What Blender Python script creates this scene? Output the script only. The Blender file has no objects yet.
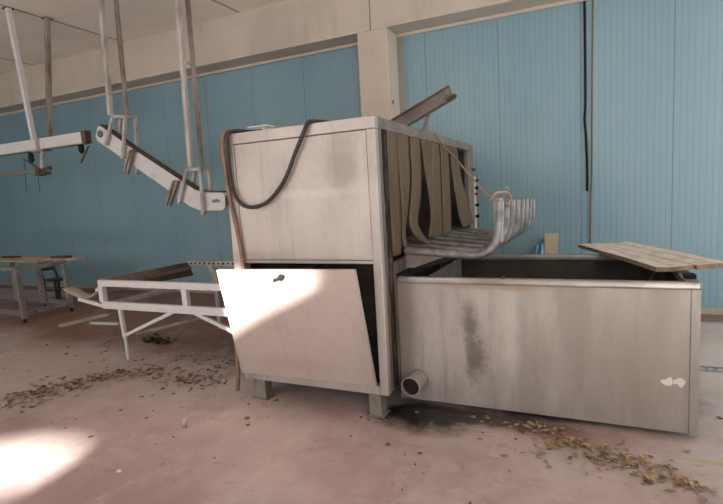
import bpy, bmesh, math, random
from mathutils import Vector, Matrix
S = bpy.context.scene
COL = S.collection
V = Vector
random.seed(7)

# ------------------------------------------------------------------ materials
def nodes_of(name):
    m = bpy.data.materials.new(name); m.use_nodes = True
    nt = m.node_tree
    return m, nt, nt.nodes['Principled BSDF']

class NT:
    """small wrapper for building node graphs"""
    def __init__(s, nt):
        s.nt = nt
        s.pos = nt.nodes.new('ShaderNodeNewGeometry').outputs['Position']
    def n(s, t, **kw):
        nd = s.nt.nodes.new(t)
        for k, v in kw.items(): setattr(nd, k, v)
        return nd
    def link(s, a, b): s.nt.links.new(a, b)
    def put(s, sock, v):
        if hasattr(v, 'is_linked') or isinstance(v, bpy.types.NodeSocket): s.link(v, sock)
        else: sock.default_value = v
    def math(s, op, a, b=0.0, clamp=False):
        nd = s.n('ShaderNodeMath', operation=op, use_clamp=clamp)
        s.put(nd.inputs[0], a); s.put(nd.inputs[1], b)
        return nd.outputs[0]
    def vmath(s, op, a, b=(0, 0, 0)):
        nd = s.n('ShaderNodeVectorMath', operation=op)
        s.put(nd.inputs[0], a); s.put(nd.inputs[1], b)
        return nd.outputs['Value'] if op in ('LENGTH', 'DISTANCE', 'DOT_PRODUCT') else nd.outputs[0]
    def noise(s, scale, stretch=(1, 1, 1), detail=5, rough=0.6, off=(0, 0, 0)):
        v = s.vmath('MULTIPLY', s.vmath('ADD', s.pos, off), stretch)
        nd = s.n('ShaderNodeTexNoise')
        s.link(v, nd.inputs['Vector'])
        nd.inputs['Scale'].default_value = scale
        nd.inputs['Detail'].default_value = detail
        nd.inputs['Roughness'].default_value = rough
        return nd.outputs[0]
    def ramp(s, f, a, b, smooth=True):
        nd = s.n('ShaderNodeMapRange', interpolation_type='SMOOTHSTEP' if smooth else 'LINEAR')
        s.put(nd.inputs['Value'], f)
        nd.inputs['From Min'].default_value = a; nd.inputs['From Max'].default_value = b
        return nd.outputs[0]
    def mix(s, f, a, b):
        nd = s.n('ShaderNodeMix', data_type='RGBA')
        s.put(nd.inputs[0], f)
        for sock, v in ((nd.inputs[6], a), (nd.inputs[7], b)):
            if isinstance(v, tuple): sock.default_value = (v[0], v[1], v[2], 1)
            else: s.link(v, sock)
        return nd.outputs[2]
    def blob(s, c, r, wob=0.35, soft=0.6, nscale=6):
        """0..1 mask of a stain or painted shade centred at c with radii r and a ragged edge"""
        d = s.vmath('LENGTH', s.vmath('DIVIDE', s.vmath('SUBTRACT', s.pos, c), r))
        d = s.math('ADD', d, s.math('MULTIPLY', s.math('SUBTRACT', s.noise(nscale, detail=4), 0.5), wob * 2))
        return s.math('SUBTRACT', 1.0, s.ramp(d, 1.0 - soft, 1.0))
    def sep(s):
        nd = s.n('ShaderNodeSeparateXYZ'); s.link(s.pos, nd.inputs[0]); return nd.outputs
    def bump(s, h, strength, dist=0.01):
        nd = s.n('ShaderNodeBump'); s.link(h, nd.inputs['Height'])
        nd.inputs['Strength'].default_value = strength; nd.inputs['Distance'].default_value = dist
        return nd.outputs[0]

def surface(name, base, var, rough=0.5, metal=0.0, scale=3, stretch=(1, 1, 1), bump=0.15, stains_and_shade=(), lo=0.35, hi=0.7, fine=40, specular=0.5, streak=0):
    m, nt, b = nodes_of(name); g = NT(nt)
    c = g.mix(g.ramp(g.noise(scale, stretch), lo, hi), base, var)
    f = g.noise(fine, stretch, detail=3)
    c = g.mix(g.math('MULTIPLY', g.ramp(f, 0.5, 0.8), 0.25), c, tuple(x * 0.55 for x in var))
    if streak:
        sk = g.noise(11, (1, 1, .07), detail=5, off=(3, 1, 7))
        c = g.mix(g.math('MULTIPLY', g.ramp(sk, .52, .74), streak), c, tuple(x * .6 for x in var))
        sk2 = g.noise(6, (1.3, 1, .12), detail=4, off=(9, 4, 2))
        c = g.mix(g.math('MULTIPLY', g.ramp(sk2, .55, .78), streak * .7), c, tuple(min(1, x * 1.18) for x in base))
    for st in stains_and_shade:
        cen, rad, colr, amt = st[:4]
        k = g.math('MULTIPLY', g.blob(cen, rad, *(st[4:])), amt)
        c = g.mix(k, c, colr)
    g.link(c, b.inputs['Base Color'])
    b.inputs['Metallic'].default_value = metal
    b.inputs['Specular IOR Level'].default_value = specular
    r = g.math('ADD', g.math('MULTIPLY', g.math('SUBTRACT', g.noise(scale * 2, stretch), 0.5), 0.25), rough)
    g.link(r, b.inputs['Roughness'])
    if bump: g.link(g.bump(f, bump, 0.004), b.inputs['Normal'])
    return m

M = {}
M['steel'] = surface('brushed_steel', (.49, .44, .405), (.40, .355, .325), .5, .45, 2.2, (1, 1, .6), .1, streak=.4,
    stains_and_shade=[((-1.47, 2.9, 1.68), (.16, .3, .26), (.27, .225, .19), .6, .6, .9, 7),
            ((-1.72, 2.9, 1.52), (.5, .3, .05), (.62, .57, .53), .35, .3, .9, 9),
            ((-2.2, 2.9, 1.1), (.5, .3, .06), (.36, .28, .22), .5, .4, .9, 6)])
M['steel_front'] = M['steel']
M['door_steel'] = surface('door_steel', (.52, .445, .40), (.45, .38, .335), .46, .35, 2.0, (1, 1, .5), .1, streak=.3,
    stains_and_shade=[((-1.9, 2.85, .33), (.5, .4, .1), (.4, .31, .26), .4, .5, .9, 8)])
M['grime_steel'] = surface('grimy_side_steel', (.21, .165, .13), (.10, .08, .065), .55, .3, 5, (1, 6, .8), .2)
M['black_grime'] = surface('burnt_post_face', (.02, .017, .016), (.14, .10, .075), .75, 0, 7, (1, 5, .8), .3, lo=.5, hi=.68, specular=.1)
M['tank'] = surface('tank_steel', (.41, .375, .34), (.30, .272, .245), .52, .35, 3.2, (1.4, 1, .35), .12, streak=.55,
    stains_and_shade=[((-.715, 3.16, .60), (.085, .3, .19), (.17, .15, .14), .9, .7, .8, 14), ((-.68, 3.16, .36), (.085, .3, .21), (.16, .135, .115), .95, .7, .8, 16),
            ((-.72, 3.16, .46), (.05, .3, .36), (.15, .125, .11), .6, .8, .8, 22),
            ((.25, 3.15, .45), (.62, .3, .8), (.29, .255, .22), .7, .25, .9, 2),  # right part darkened in colour, imitating weaker light there
            ((-.45, 3.15, .6), (.09, .3, .5), (.58, .54, .5), .5, .5, .9, 5),
            ((-.3, 3.15, .4), (.03, .3, .6), (.32, .26, .20), .5, .4, .9, 8),
            ((-1.16, 3.15, .7), (.12, .3, .6), (.26, .21, .17), .6, .4, .9, 6),
            ((-.5, 3.15, .86), (.7, .3, .035), (.32, .23, .16), .8, .5, .8, 8)])
M['rim'] = surface('tank_rim_steel', (.36, .345, .325), (.23, .22, .205), .4, .6, 7, (.5, 1, 1), .15)
M['inner_tank'] = surface('dark_tank_inside', (.040, .033, .027), (.075, .062, .05), .75, 0, 4, (1, 1, .5), .2, specular=.2)  # dark tone on the inner faces of the tank
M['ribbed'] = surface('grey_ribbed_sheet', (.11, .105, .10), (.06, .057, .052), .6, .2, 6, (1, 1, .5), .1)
M['dark'] = surface('near_black_interior', (.018, .016, .014), (.035, .028, .022), .85, 0, 4, specular=.15)  # near-black tone for inner parts and small feet
M['foot'] = surface('galvanised_foot', (.25, .235, .20), (.16, .145, .12), .6, .3, 6)
M['bar'] = surface('worn_galvanised_bar', (.27, .265, .26), (.13, .125, .12), .5, .4, 12, (1, 1, 1), .4, fine=70)
M['rust_steel'] = surface('weathered_steel', (.25, .21, .18), (.16, .13, .11), .6, .35, 6, (1, 1, 1), .3)
M['rust'] = surface('rusty_steel', (.115, .075, .055), (.06, .043, .036), .8, .1, 18)
M['white_paint'] = surface('chipped_white_paint', (.58, .575, .565), (.48, .465, .445), .45, 0, 7, (1, 1, 1), .1, lo=.5, hi=.8)
M['grey_post'] = surface('greyed_paint_post', (.50, .475, .445), (.30, .26, .225), .5, .1, 6, (1, 1, .5), .15)
M['rust_post'] = surface('rust_streaked_post', (.33, .295, .265), (.16, .115, .085), .6, .15, 7, (1, 1, .35), .2)
M['rail_paint'] = surface('pale_rail_paint', (.58, .58, .57), (.48, .46, .44), .45, .0, 5, (1, 1, 1), .1, lo=.5, hi=.8,
    stains_and_shade=[((-3.792, 4.36, 1.511), (.08, .2, .03), (.1, .08, .07), .9, .7, .6, 30)])
M['black'] = surface('black_rubber', (.010, .010, .010), (.022, .020, .019), .7, 0, 20, specular=.15)
M['grey_rubber'] = surface('dusty_black_hose', (.022, .02, .022), (.075, .065, .06), .55, 0, 14, lo=.5, hi=.75)
M['brown_hose'] = surface('brown_rubber_hose', (.24, .14, .09), (.16, .10, .07), .55, 0, 12)
M['rope'] = surface('old_rope', (.36, .285, .205), (.22, .17, .12), .9, 0, 60, bump=.5)
M['cord'] = surface('brown_cord', (.23, .185, .125), (.15, .12, .08), .9, 0, 30)
M['wood'] = surface('weathered_board', (.70, .63, .54), (.52, .45, .375), .8, 0, 5, (2.6, 1.2, 1), .25, fine=45)
M['wood_edge'] = surface('board_edge', (.30, .215, .135), (.19, .13, .08), .85, 0, 20)
M['table_wood'] = surface('table_board_wood', (.58, .45, .33), (.32, .21, .135), .75, 0, 5, (1, 4, 1), .2)
M['table_steel'] = surface('table_leg_steel', (.42, .39, .36), (.26, .235, .21), .3, .5, 5, (1, 1, .5), .1)
M['chair_wood'] = surface('dark_chair_wood', (.035, .026, .022), (.06, .045, .035), .5, 0, 10)
M['gutter'] = surface('pale_gutter_sheet', (.40, .345, .30), (.31, .26, .22), .55, .2, 5,
    stains_and_shade=[((-4.35, 4.0, .7), (.12, .9, .3), (.12, .085, .06), .85, .3, .6, 4)])
M['gutter_out'] = surface('shaded_gutter_outside', (.11, .08, .06), (.17, .125, .095), .7, .1, 5)  # dark brown carries the shade on the sheet's outer side
M['plank'] = surface('pale_plank', (.50, .43, .36), (.40, .33, .27), .8, 0, 8)
M['tan'] = surface('tan_fibreboard', (.56, .43, .29), (.48, .37, .25), .8, 0, 8)
M['paper'] = surface('torn_white_paper', (.70, .68, .62), (.58, .56, .50), .8, 0, 16)
M['red'] = surface('red_plastic', (.45, .03, .025), (.3, .02, .02), .4, 0, 10)
M['cream'] = surface('cream_panel_paint', (.62, .50, .40), (.50, .40, .32), .5, 0, 8)
M['clear_box'] = surface('cloudy_white_plastic', (.62, .62, .60), (.48, .48, .46), .35, 0, 12)
M['drain'] = surface('drain_steel', (.34, .37, .40), (.24, .26, .28), .45, .5, 10)
M['window_frame'] = surface('grey_window_frame', (.4, .4, .4), (.3, .3, .3), .5, .2, 6)
M['frosted'] = surface('frosted_pane', (.75, .78, .8), (.68, .7, .72), .6, 0, 3)

def strip_mat():
    m, nt, b = nodes_of('yellowed_pvc_strip'); g = NT(nt)
    x = g.sep()
    c = g.mix(g.ramp(g.noise(3, (1, 2, .5)), .35, .7), (.14, .096, .054), (.10, .07, .042))
    c = g.mix(g.math('MULTIPLY', g.ramp(g.noise(14, (1, 3, .3)), .5, .75), .6), c, (.06, .045, .03))
    g.link(c, b.inputs['Base Color']); b.inputs['Roughness'].default_value = .55; b.inputs['Specular IOR Level'].default_value = .2
    return m
M['strip'] = strip_mat()

def plastic_film():
    m, nt, b = nodes_of('blue_plastic_film'); g = NT(nt)
    c = g.mix(g.noise(9), (.06, .20, .33), (.22, .40, .52))
    g.link(c, b.inputs['Base Color']); b.inputs['Roughness'].default_value = .3
    return m
M['film'] = plastic_film()

def wall_mat():
    m, nt, b = nodes_of('blue_ribbed_panel'); g = NT(nt)
    x = g.sep()
    P = 0.9
    u = g.math('FRACT', g.math('DIVIDE', g.math('ADD', x['X'], 90.08), P))      # one panel
    seam = g.math('LESS_THAN', g.math('MINIMUM', u, g.math('SUBTRACT', 1.0, u)), .0055)
    r = g.math('FRACT', g.math('DIVIDE', g.math('ADD', x['X'], 90.08), .06))    # fine ribs
    rib = g.ramp(g.math('ABSOLUTE', g.math('SUBTRACT', r, .5)), .34, .46)
    n1 = g.noise(1.1, (1, 1, .35))
    c = g.mix(g.ramp(n1, .3, .75), (.200, .340, .395), (.245, .380, .425))
    st = g.noise(9, (1, 1, .05), detail=4)
    c = g.mix(g.math('MULTIPLY', g.ramp(st, .45, .75), .4), c, (.24, .36, .40))
    c = g.mix(g.math('MULTIPLY', rib, .2), c, (.09, .19, .24))
    sp = g.math('MULTIPLY', g.ramp(g.noise(20, (1, 1, .35), detail=3), .68, .76), .35)
    c = g.mix(sp, c, (.42, .50, .52))
    c = g.mix(g.math('MULTIPLY', seam, .5), c, (.045, .085, .10))
    g.link(c, b.inputs['Base Color'])
    b.inputs['Roughness'].default_value = .42
    h = g.math('ADD', g.math('MULTIPLY', rib, -.6), g.math('MULTIPLY', g.noise(2.5, (1, 1, .4), detail=2), 1.5))
    g.link(g.bump(h, .3, .006), b.inputs['Normal'])
    return m
M['wall'] = wall_mat()

def concrete(name, a, c2, streak=True, seams=()):
    m, nt, b = nodes_of(name); g = NT(nt); x = g.sep()
    c = g.mix(g.ramp(g.noise(1.6, (1, 1, 1)), .3, .75), a, c2)
    if streak: c = g.mix(g.math('MULTIPLY', g.ramp(g.noise(7, (1, 1, .15)), .5, .8), .45), c, tuple(v * .68 for v in c2))
    c = g.mix(g.math('MULTIPLY', g.ramp(g.noise(45), .55, .8), .25), c, tuple(v * .6 for v in c2))
    for s in seams:
        w = g.math('MULTIPLY', g.math('SUBTRACT', g.noise(2), .5), .06)
        d = g.math('ABSOLUTE', g.math('SUBTRACT', g.math('ADD', x['X'], w), s))
        c = g.mix(g.math('MULTIPLY', g.math('SUBTRACT', 1.0, g.ramp(d, .008, .03)), .75), c, (.11, .09, .075))
    g.link(c, b.inputs['Base Color']); b.inputs['Roughness'].default_value = .85
    g.link(g.bump(g.noise(25), .15, .01), b.inputs['Normal'])
    return m
M['beam'] = concrete('beam_concrete', (.58, .51, .43), (.49, .43, .36))
M['column'] = concrete('column_concrete', (.60, .51, .42), (.53, .45, .37))
M['ceiling'] = concrete('ceiling_concrete', (.88, .79, .69), (.79, .70, .61), False, seams=(-11.2, -8.95, -6.68, -4.42, -2.15, .1, 2.4))
M['curb'] = concrete('curb_concrete', (.40, .37, .32), (.30, .27, .23))
M['plaster'] = concrete('grey_plaster', (.48, .45, .42), (.40, .37, .34))

def floor_mat():
    m, nt, b = nodes_of('stained_pink_floor'); g = NT(nt)
    c = g.mix(g.ramp(g.noise(1.1, detail=8, rough=.68), .38, .62), (.49, .40, .37), (.38, .272, .262))
    c = g.mix(g.math('MULTIPLY', g.ramp(g.noise(2.2, detail=7, rough=.7, off=(5, 2, 0)), .45, .72), .6), c, (.51, .435, .39))
    # purplish tone at the near side
    c = g.mix(g.math('MULTIPLY', g.blob((-1.9, 1.45, 0), (1.5, .75, 1), .5, .9, 1.6), .6), c, (.30, .205, .22))
    c = g.mix(g.math('MULTIPLY', g.blob((-2.3, 2.2, 0), (1.3, .5, 1), .5, .9, 2), .5), c, (.37, .245, .245))
    # brown dirt at the back left, grey dust in the middle left
    c = g.mix(g.math('MULTIPLY', g.blob((-5.2, 4.9, 0), (4.8, 1.75, 1), .4, .45, 1.3), .95), c, (.225, .105, .062))
    c = g.mix(g.math('MULTIPLY', g.blob((-2.9, 4.0, 0), (1.5, .75, 1), .3, .7, 1.5), .85), c, (.11, .065, .05))  # darker brown patch beside and below the machine
    c = g.mix(g.math('MULTIPLY', g.blob((-5.2, 2.8, 0), (2.3, .95, 1), .35, .8, 1.2), .65), c, (.52, .42, .35))
    c = g.mix(g.math('MULTIPLY', g.ramp(g.noise(5, (1, 2.2, 1), detail=8, rough=.75), .56, .66), .4), c, (.22, .14, .105))
    # pool of light at the right, painted paler into the floor
    c = g.mix(g.math('MULTIPLY', g.blob((1.3, 4.3, 0), (1.1, 1.6, 1), .3, .7, 1.3), .8), c, (.62, .54, .47))
    # strip of dark brown along the back wall
    c = g.mix(g.math('MULTIPLY', g.blob((0, 6.1, 0), (30, .3, 1), .35, .5, 3), .9), c, (.19, .085, .06))
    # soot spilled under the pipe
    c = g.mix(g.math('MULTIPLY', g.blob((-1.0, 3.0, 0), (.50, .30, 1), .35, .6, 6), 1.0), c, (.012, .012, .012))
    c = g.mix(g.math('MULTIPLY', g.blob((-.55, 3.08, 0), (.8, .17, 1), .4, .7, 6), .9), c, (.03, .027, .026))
    c = g.mix(g.math('MULTIPLY', g.blob((-.35, 3.72, 0), (1.15, .62, 1), .15, .25, 5), .95), c, (.022, .019, .018))  # shade below the tank, painted dark into the floor
    # red blotches, green moss line, scattered fine dirt
    c = g.mix(g.math('MULTIPLY', g.blob((-.15, 3.0, 0), (.45, .2, 1), .5, .8, 4), .6), c, (.30, .13, .11))
    c = g.mix(g.math('MULTIPLY', g.blob((.62, 2.93, 0), (.34, .035, 1), .25, .8, 7), .8), c, (.35, .35, .15))
    c = g.mix(g.math('MULTIPLY', g.blob((.85, 3.9, 0), (.3, .16, 1), .4, .9, 5), .45), c, (.36, .38, .22))
    c = g.mix(g.math('MULTIPLY', g.ramp(g.noise(3.2, (1.6, 1, 1), detail=9, rough=.75, off=(2, 8, 1)), .52, .68), .4), c, (.56, .49, .45))
    spk = g.ramp(g.noise(22, detail=3), .66, .74)
    c = g.mix(g.math('MULTIPLY', spk, .45), c, (.14, .095, .07))
    # saw-cut joint running beside the machine
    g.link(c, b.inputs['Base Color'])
    g.link(g.math('ADD', g.math('MULTIPLY', g.noise(3), .3), .32), b.inputs['Roughness'])
    g.link(g.bump(g.noise(30, detail=5), .12, .01), b.inputs['Normal'])
    return m
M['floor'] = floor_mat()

def leaf_mat(n, a, c2): return surface(n, a, c2, .8, 0, 25, bump=0)
M['leaf_a'] = leaf_mat('dry_leaf_tan', (.42, .33, .21), (.30, .22, .13))
M['leaf_b'] = leaf_mat('dry_leaf_brown', (.17, .10, .055), (.10, .06, .04))
M['leaf_c'] = leaf_mat('dry_leaf_olive', (.33, .27, .17), (.22, .17, .105))
M['leaf_d'] = leaf_mat('dry_leaf_orange', (.36, .20, .08), (.24, .13, .06))

# ------------------------------------------------------------------ mesh building
class MB:
    def __init__(s): s.bm = bmesh.new(); s.mats = None
    def add(s, other):
        me = bpy.data.meshes.new('tmp'); other.to_mesh(me); s.bm.from_mesh(me); bpy.data.meshes.remove(me); other.free()
        return s
    def box(s, a, b, bev=.004):
        """axis-aligned box from corner a to corner b"""
        t = bmesh.new(); bmesh.ops.create_cube(t, size=1)
        a = V(a); b = V(b); c = (a + b) / 2; d = b - a
        for v in t.verts: v.co = V((v.co.x * abs(d.x), v.co.y * abs(d.y), v.co.z * abs(d.z))) + c
        if bev:
            w = min(bev, .3 * min(abs(q) for q in d))
            bmesh.ops.bevel(t, geom=list(t.edges), offset=w, segments=2, affect='EDGES', profile=.6)
        return s.add(t)
    def bar(s, p, q, w, h, up=(0, 0, 1), bev=.003):
        """square bar from p to q; h along 'up', w across"""
        p = V(p); q = V(q); x = (q - p); L = x.length; x.normalize()
        u = V(up); u = (u - x * u.dot(x))
        if u.length < 1e-3: u = V((0, 1, 0)) - x * x.y
        u.normalize(); y = u.cross(x)
        t = bmesh.new(); bmesh.ops.create_cube(t, size=1)
        for v in t.verts: v.co = V((v.co.x * L, v.co.y * w, v.co.z * h))
        if bev: bmesh.ops.bevel(t, geom=list(t.edges), offset=min(bev, .3 * min(w, h)), segments=2, affect='EDGES', profile=.6)
        mat = Matrix((x, y, u)).transposed().to_4x4(); mat.translation = (p + q) / 2
        t.transform(mat)
        return s.add(t)
    def tube(s, pts, r, n=10, caps=True, smooth=0):
        pts = [V(p) for p in pts]
        if smooth: pts = spline(pts, smooth)
        t = bmesh.new(); rings = []
        up = None
        for i, p in enumerate(pts):
            d = (pts[min(i + 1, len(pts) - 1)] - pts[max(i - 1, 0)]).normalized()
            if up is None:
                up = V((0, 0, 1)) if abs(d.z) < .9 else V((0, 1, 0))
            up = (up - d * up.dot(d)).normalized(); sd = d.cross(up)
            rr = r[i] if isinstance(r, (list, tuple)) else r
            rings.append([t.verts.new(p + (up * math.cos(k * 2 * math.pi / n) + sd * math.sin(k * 2 * math.pi / n)) * rr) for k in range(n)])
        for a, b in zip(rings, rings[1:]):
            for k in range(n):
                f = t.faces.new((a[k], a[(k + 1) % n], b[(k + 1) % n], b[k])); f.smooth = True
        if caps:
            t.faces.new(list(reversed(rings[0]))); t.faces.new(rings[-1])
        bmesh.ops.recalc_face_normals(t, faces=t.faces)
        return s.add(t)
    def prism(s, poly, off, bev=0):
        """planar polygon extruded by vector off"""
        t = bmesh.new(); off = V(off)
        a = [t.verts.new(V(p)) for p in poly]; b = [t.verts.new(V(p) + off) for p in poly]
        t.faces.new(a); t.faces.new(list(reversed(b)))
        for i in range(len(a)):
            j = (i + 1) % len(a); t.faces.new((a[j], a[i], b[i], b[j]))
        bmesh.ops.recalc_face_normals(t, faces=t.faces)
        if bev: bmesh.ops.bevel(t, geom=list(t.edges), offset=bev, segments=2, affect='EDGES', profile=.6)
        return s.add(t)
    def sheet(s, rows, thick, smooth=True):
        """grid of points (rows of equal length) thickened along the averaged normal"""
        t = bmesh.new(); nr = len(rows); nc = len(rows[0])
        P = [[V(p) for p in r] for r in rows]
        def nrm(i, j):
            du = P[min(i + 1, nr - 1)][j] - P[max(i - 1, 0)][j]
            dv = P[i][min(j + 1, nc - 1)] - P[i][max(j - 1, 0)]
            n = du.cross(dv); return n.normalized() if n.length > 1e-9 else V((1, 0, 0))
        A = [[t.verts.new(P[i][j] + nrm(i, j) * thick / 2) for j in range(nc)] for i in range(nr)]
        B = [[t.verts.new(P[i][j] - nrm(i, j) * thick / 2) for j in range(nc)] for i in range(nr)]
        for i in range(nr - 1):
            for j in range(nc - 1):
                for G in (A, B):
                    f = t.faces.new((G[i][j], G[i + 1][j], G[i + 1][j + 1], G[i][j + 1])); f.smooth = smooth
        for i in range(nr - 1):
            t.faces.new((A[i][0], A[i + 1][0], B[i + 1][0], B[i][0])); t.faces.new((A[i][-1], A[i + 1][-1], B[i + 1][-1], B[i][-1]))
        for j in range(nc - 1):
            t.faces.new((A[0][j], A[0][j + 1], B[0][j + 1], B[0][j])); t.faces.new((A[-1][j], A[-1][j + 1], B[-1][j + 1], B[-1][j]))
        bmesh.ops.recalc_face_normals(t, faces=t.faces)
        return s.add(t)
    def ball(s, c, r, sc=(1, 1, 1), sub=2):
        t = bmesh.new(); bmesh.ops.create_icosphere(t, subdivisions=sub, radius=r)
        for v in t.verts: v.co = V((v.co.x * sc[0], v.co.y * sc[1], v.co.z * sc[2])) + V(c)
        for f in t.faces: f.smooth = True
        return s.add(t)
    def build(s, name, mat, parent=None, mats=None):
        me = bpy.data.meshes.new(name)
        base = wloc(parent) if parent else None
        if base is not None: bmesh.ops.translate(s.bm, verts=s.bm.verts, vec=-base)
        else:
            # put the origin at the foot of the object
            lo = V([min(v.co[i] for v in s.bm.verts) for i in range(3)]); hi = V([max(v.co[i] for v in s.bm.verts) for i in range(3)])
            o0 = V(((lo.x + hi.x) / 2, (lo.y + hi.y) / 2, lo.z))
            bmesh.ops.translate(s.bm, verts=s.bm.verts, vec=-o0)
        s.bm.to_mesh(me); s.bm.free()
        for mm in (mats or [mat]): me.materials.append(M[mm] if isinstance(mm, str) else mm)
        o = bpy.data.objects.new(name, me); COL.objects.link(o)
        if parent: o.parent = parent
        else: o.location = o0
        return o

def wloc(o):
    p = V(o.location)
    while o.parent: o = o.parent; p = p + V(o.location)
    return p

def spline(pts, k):
    out = []
    n = len(pts)
    for i in range(n - 1):
        p0 = pts[max(i - 1, 0)]; p1 = pts[i]; p2 = pts[i + 1]; p3 = pts[min(i + 2, n - 1)]
        for j in range(k):
            t = j / k
            out.append(.5 * ((2 * p1) + (p2 - p0) * t + (2 * p0 - 5 * p1 + 4 * p2 - p3) * t * t + (3 * p1 - p0 - 3 * p2 + p3) * t ** 3))
    out.append(pts[-1])
    return out

def tag(o, label, cat, group=None, kind=None):
    o['label'] = label; o['category'] = cat
    if group: o['group'] = group
    if kind: o['kind'] = kind
    return o
def thing(name, loc, label, cat, group=None):
    o = bpy.data.objects.new(name, None); COL.objects.link(o); o.location = loc
    o.empty_display_size = .1
    return tag(o, label, cat, group)
def struct(o, label, cat):
    return tag(o, label, cat, kind='structure')
def lab(o, text): o['label'] = text; return o

# ------------------------------------------------------------------ room shell
XL, XR, YF, YB, ZC = -13.0, 4.6, -4.5, 6.28, 4.1
b = MB(); b.box((XL - .2, YF - .2, -.2), (XR + .2, YB + .2, 0), 0)
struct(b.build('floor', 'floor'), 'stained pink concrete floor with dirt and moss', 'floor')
b = MB(); b.box((XL - .2, YF - .2, ZC), (XR + .2, YB + .2, ZC + .2), 0)
struct(b.build('ceiling', 'ceiling'), 'beige concrete slab ceiling with dark joints', 'ceiling')
b = MB(); b.box((XL - .2, YB, 0), (XR + .2, YB + .2, ZC), 0)
struct(b.build('wall_back', 'wall'), 'blue ribbed insulated panel wall behind the machine', 'wall')
b = MB(); b.box((XL - .2, YF, 0), (XL, YB, ZC), 0)
struct(b.build('wall_left', 'wall'), 'blue panel wall at the far left of the hall', 'wall')

def holed_wall(name, outer, holes, ext, mat):
    """wall slab of one polygon with openings cut through it"""
    bm = bmesh.new()
    for loop in [outer] + holes:
        vs = [bm.verts.new(V(p)) for p in loop]
        for i in range(len(vs)): bm.edges.new((vs[i], vs[(i + 1) % len(vs)]))
    bmesh.ops.triangle_fill(bm, use_beauty=True, edges=bm.edges[:])
    r = bmesh.ops.extrude_face_region(bm, geom=bm.faces[:])
    bmesh.ops.translate(bm, verts=[e for e in r['geom'] if isinstance(e, bmesh.types.BMVert)], vec=V(ext))
    bmesh.ops.recalc_face_normals(bm, faces=bm.faces)
    k = MB(); k.bm.free(); k.bm = bm
    return k.build(name, mat)
# direction the low sun travels, and openings added in the unseen wall to shape its light
SUN = V((-.30, .85, -.33)).normalized()
def on_front(p):
    p = V(p); t = (p.y - YF) / SUN.y
    q = p - SUN * t; return (q.x, YF, q.z)
patch_floor = [(-3.95, 1.5, 0), (-3.75, 1.66, 0), (-3.54, 1.78, 0), (-3.40, 1.89, 0), (-3.22, 1.94, 0), (-3.06, 1.96, 0), (-2.93, 1.95, 0), (-2.84, 1.88, 0), (-2.80, 1.77, 0), (-2.79, 1.63, 0), (-2.82, 1.50, 0), (-2.89, 1.40, 0), (-3.1, 1.15, 0), (-3.95, 1.0, 0)]
patch_door = [(-2.62, 2.72, 1.04), (-1.85, 2.72, 1.04), (-1.62, 2.72, 1.04), (-1.56, 2.72, .98), (-1.8, 2.74, .86), (-2.1, 2.79, .72), (-2.35, 2.81, .58), (-2.62, 2.83, .46)]
sun_openings = [[on_front(p) for p in patch_floor], [on_front(p) for p in patch_door], [(-6.5, YF, .02), (-2.2, YF, .02), (-2.2, YF, 1.75), (-6.5, YF, 1.75)], [(-.4, YF, .02), (4.2, YF, .02), (4.2, YF, 1.75), (-.4, YF, 1.75)]]  # sun patch outlines, plus low openings added for bounced light
struct(holed_wall('wall_front', [(XL, YF, 0), (XR, YF, 0), (XR, YF, ZC), (XL, YF, ZC)], sun_openings, (0, -.05, 0), 'plaster'),
       'plaster wall opposite the machine with openings added for the sun', 'wall')
b = MB()
# right wall with a wide doorway towards the yard
b.box((XR, YF, 0), (XR + .2, 3.0, ZC), 0); b.box((XR, 6.0, 0), (XR + .2, YB, ZC), 0); b.box((XR, 3.0, 3.3), (XR + .2, 6.0, ZC), 0)
struct(b.build('wall_right', 'plaster'), 'plaster wall on the right with a wide doorway', 'wall')
b = MB(); b.box((XL, 5.9, 3.5), (-2.456, YB, ZC), .006)
b.box((-2.446, 5.9, 3.5), (XR, YB, ZC), .006)
struct(b.build('trim_1', 'beam'), 'weathered concrete beam along the top of the wall', 'beam')
b = MB(); b.box((-2.64, 5.9, 0), (-2.24, YB, 3.5), .012)
colm = struct(b.build('column', 'column'), 'square concrete column behind the machine', 'column')
b = MB(); b.bar((-2.24, 6.0, 2.62), (-2.228, 6.0, 2.62), .03, .05); lab(b.build('wall_plug', 'red', colm), 'small red plug')
b = MB(); b.box((-2.24, 6.245, 0), (-2.165, YB, 3.47), .003)
struct(b.build('trim_2', 'curb'), 'narrow metal flashing between column and blue wall', 'trim')
b = MB(); b.box((XL, 6.235, 3.462), (-2.64, YB, 3.5), .003); b.box((-2.24, 6.235, 3.462), (XR, YB, 3.5), .003)
struct(b.build('trim_3', 'column'), 'pale flashing strip under the concrete beam', 'trim')
b = MB(); b.box((XL, 6.2, 0), (-2.64, YB, .06), .01); b.box((-2.24, 6.2, 0), (XR, YB, .06), .01)
struct(b.build('baseboard_back', 'curb'), 'low grey kerb along the foot of the blue wall', 'kerb')
for i, (x0, x1) in enumerate([(-11, -7.5), (-6.5, -3), (1.4, 4.2)]):
    b = MB()
    z0, z1 = 1.9, 3.9
    for q in ((x0, x0 + .08), (x1 - .08, x1), ((x0 + x1) / 2 - .03, (x0 + x1) / 2 + .03)): b.box((q[0], YF, z0), (q[1], YF + .06, z1))
    b.box((x0, YF, z0), (x1, YF + .06, z0 + .08)); b.box((x0, YF, z1 - .08), (x1, YF + .06, z1))
    w = struct(b.build('window_%d' % (i + 1), 'window_frame'), ('frosted window at the far left of the front wall', 'frosted window left of the middle of the front wall', 'frosted window at the right of the front wall')[i], 'window')
    b = MB(); b.box((x0 + .06, YF + .005, z0 + .06), (x1 - .06, YF + .02, z1 - .06), 0); b.build('pane', 'frosted', w)

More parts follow.
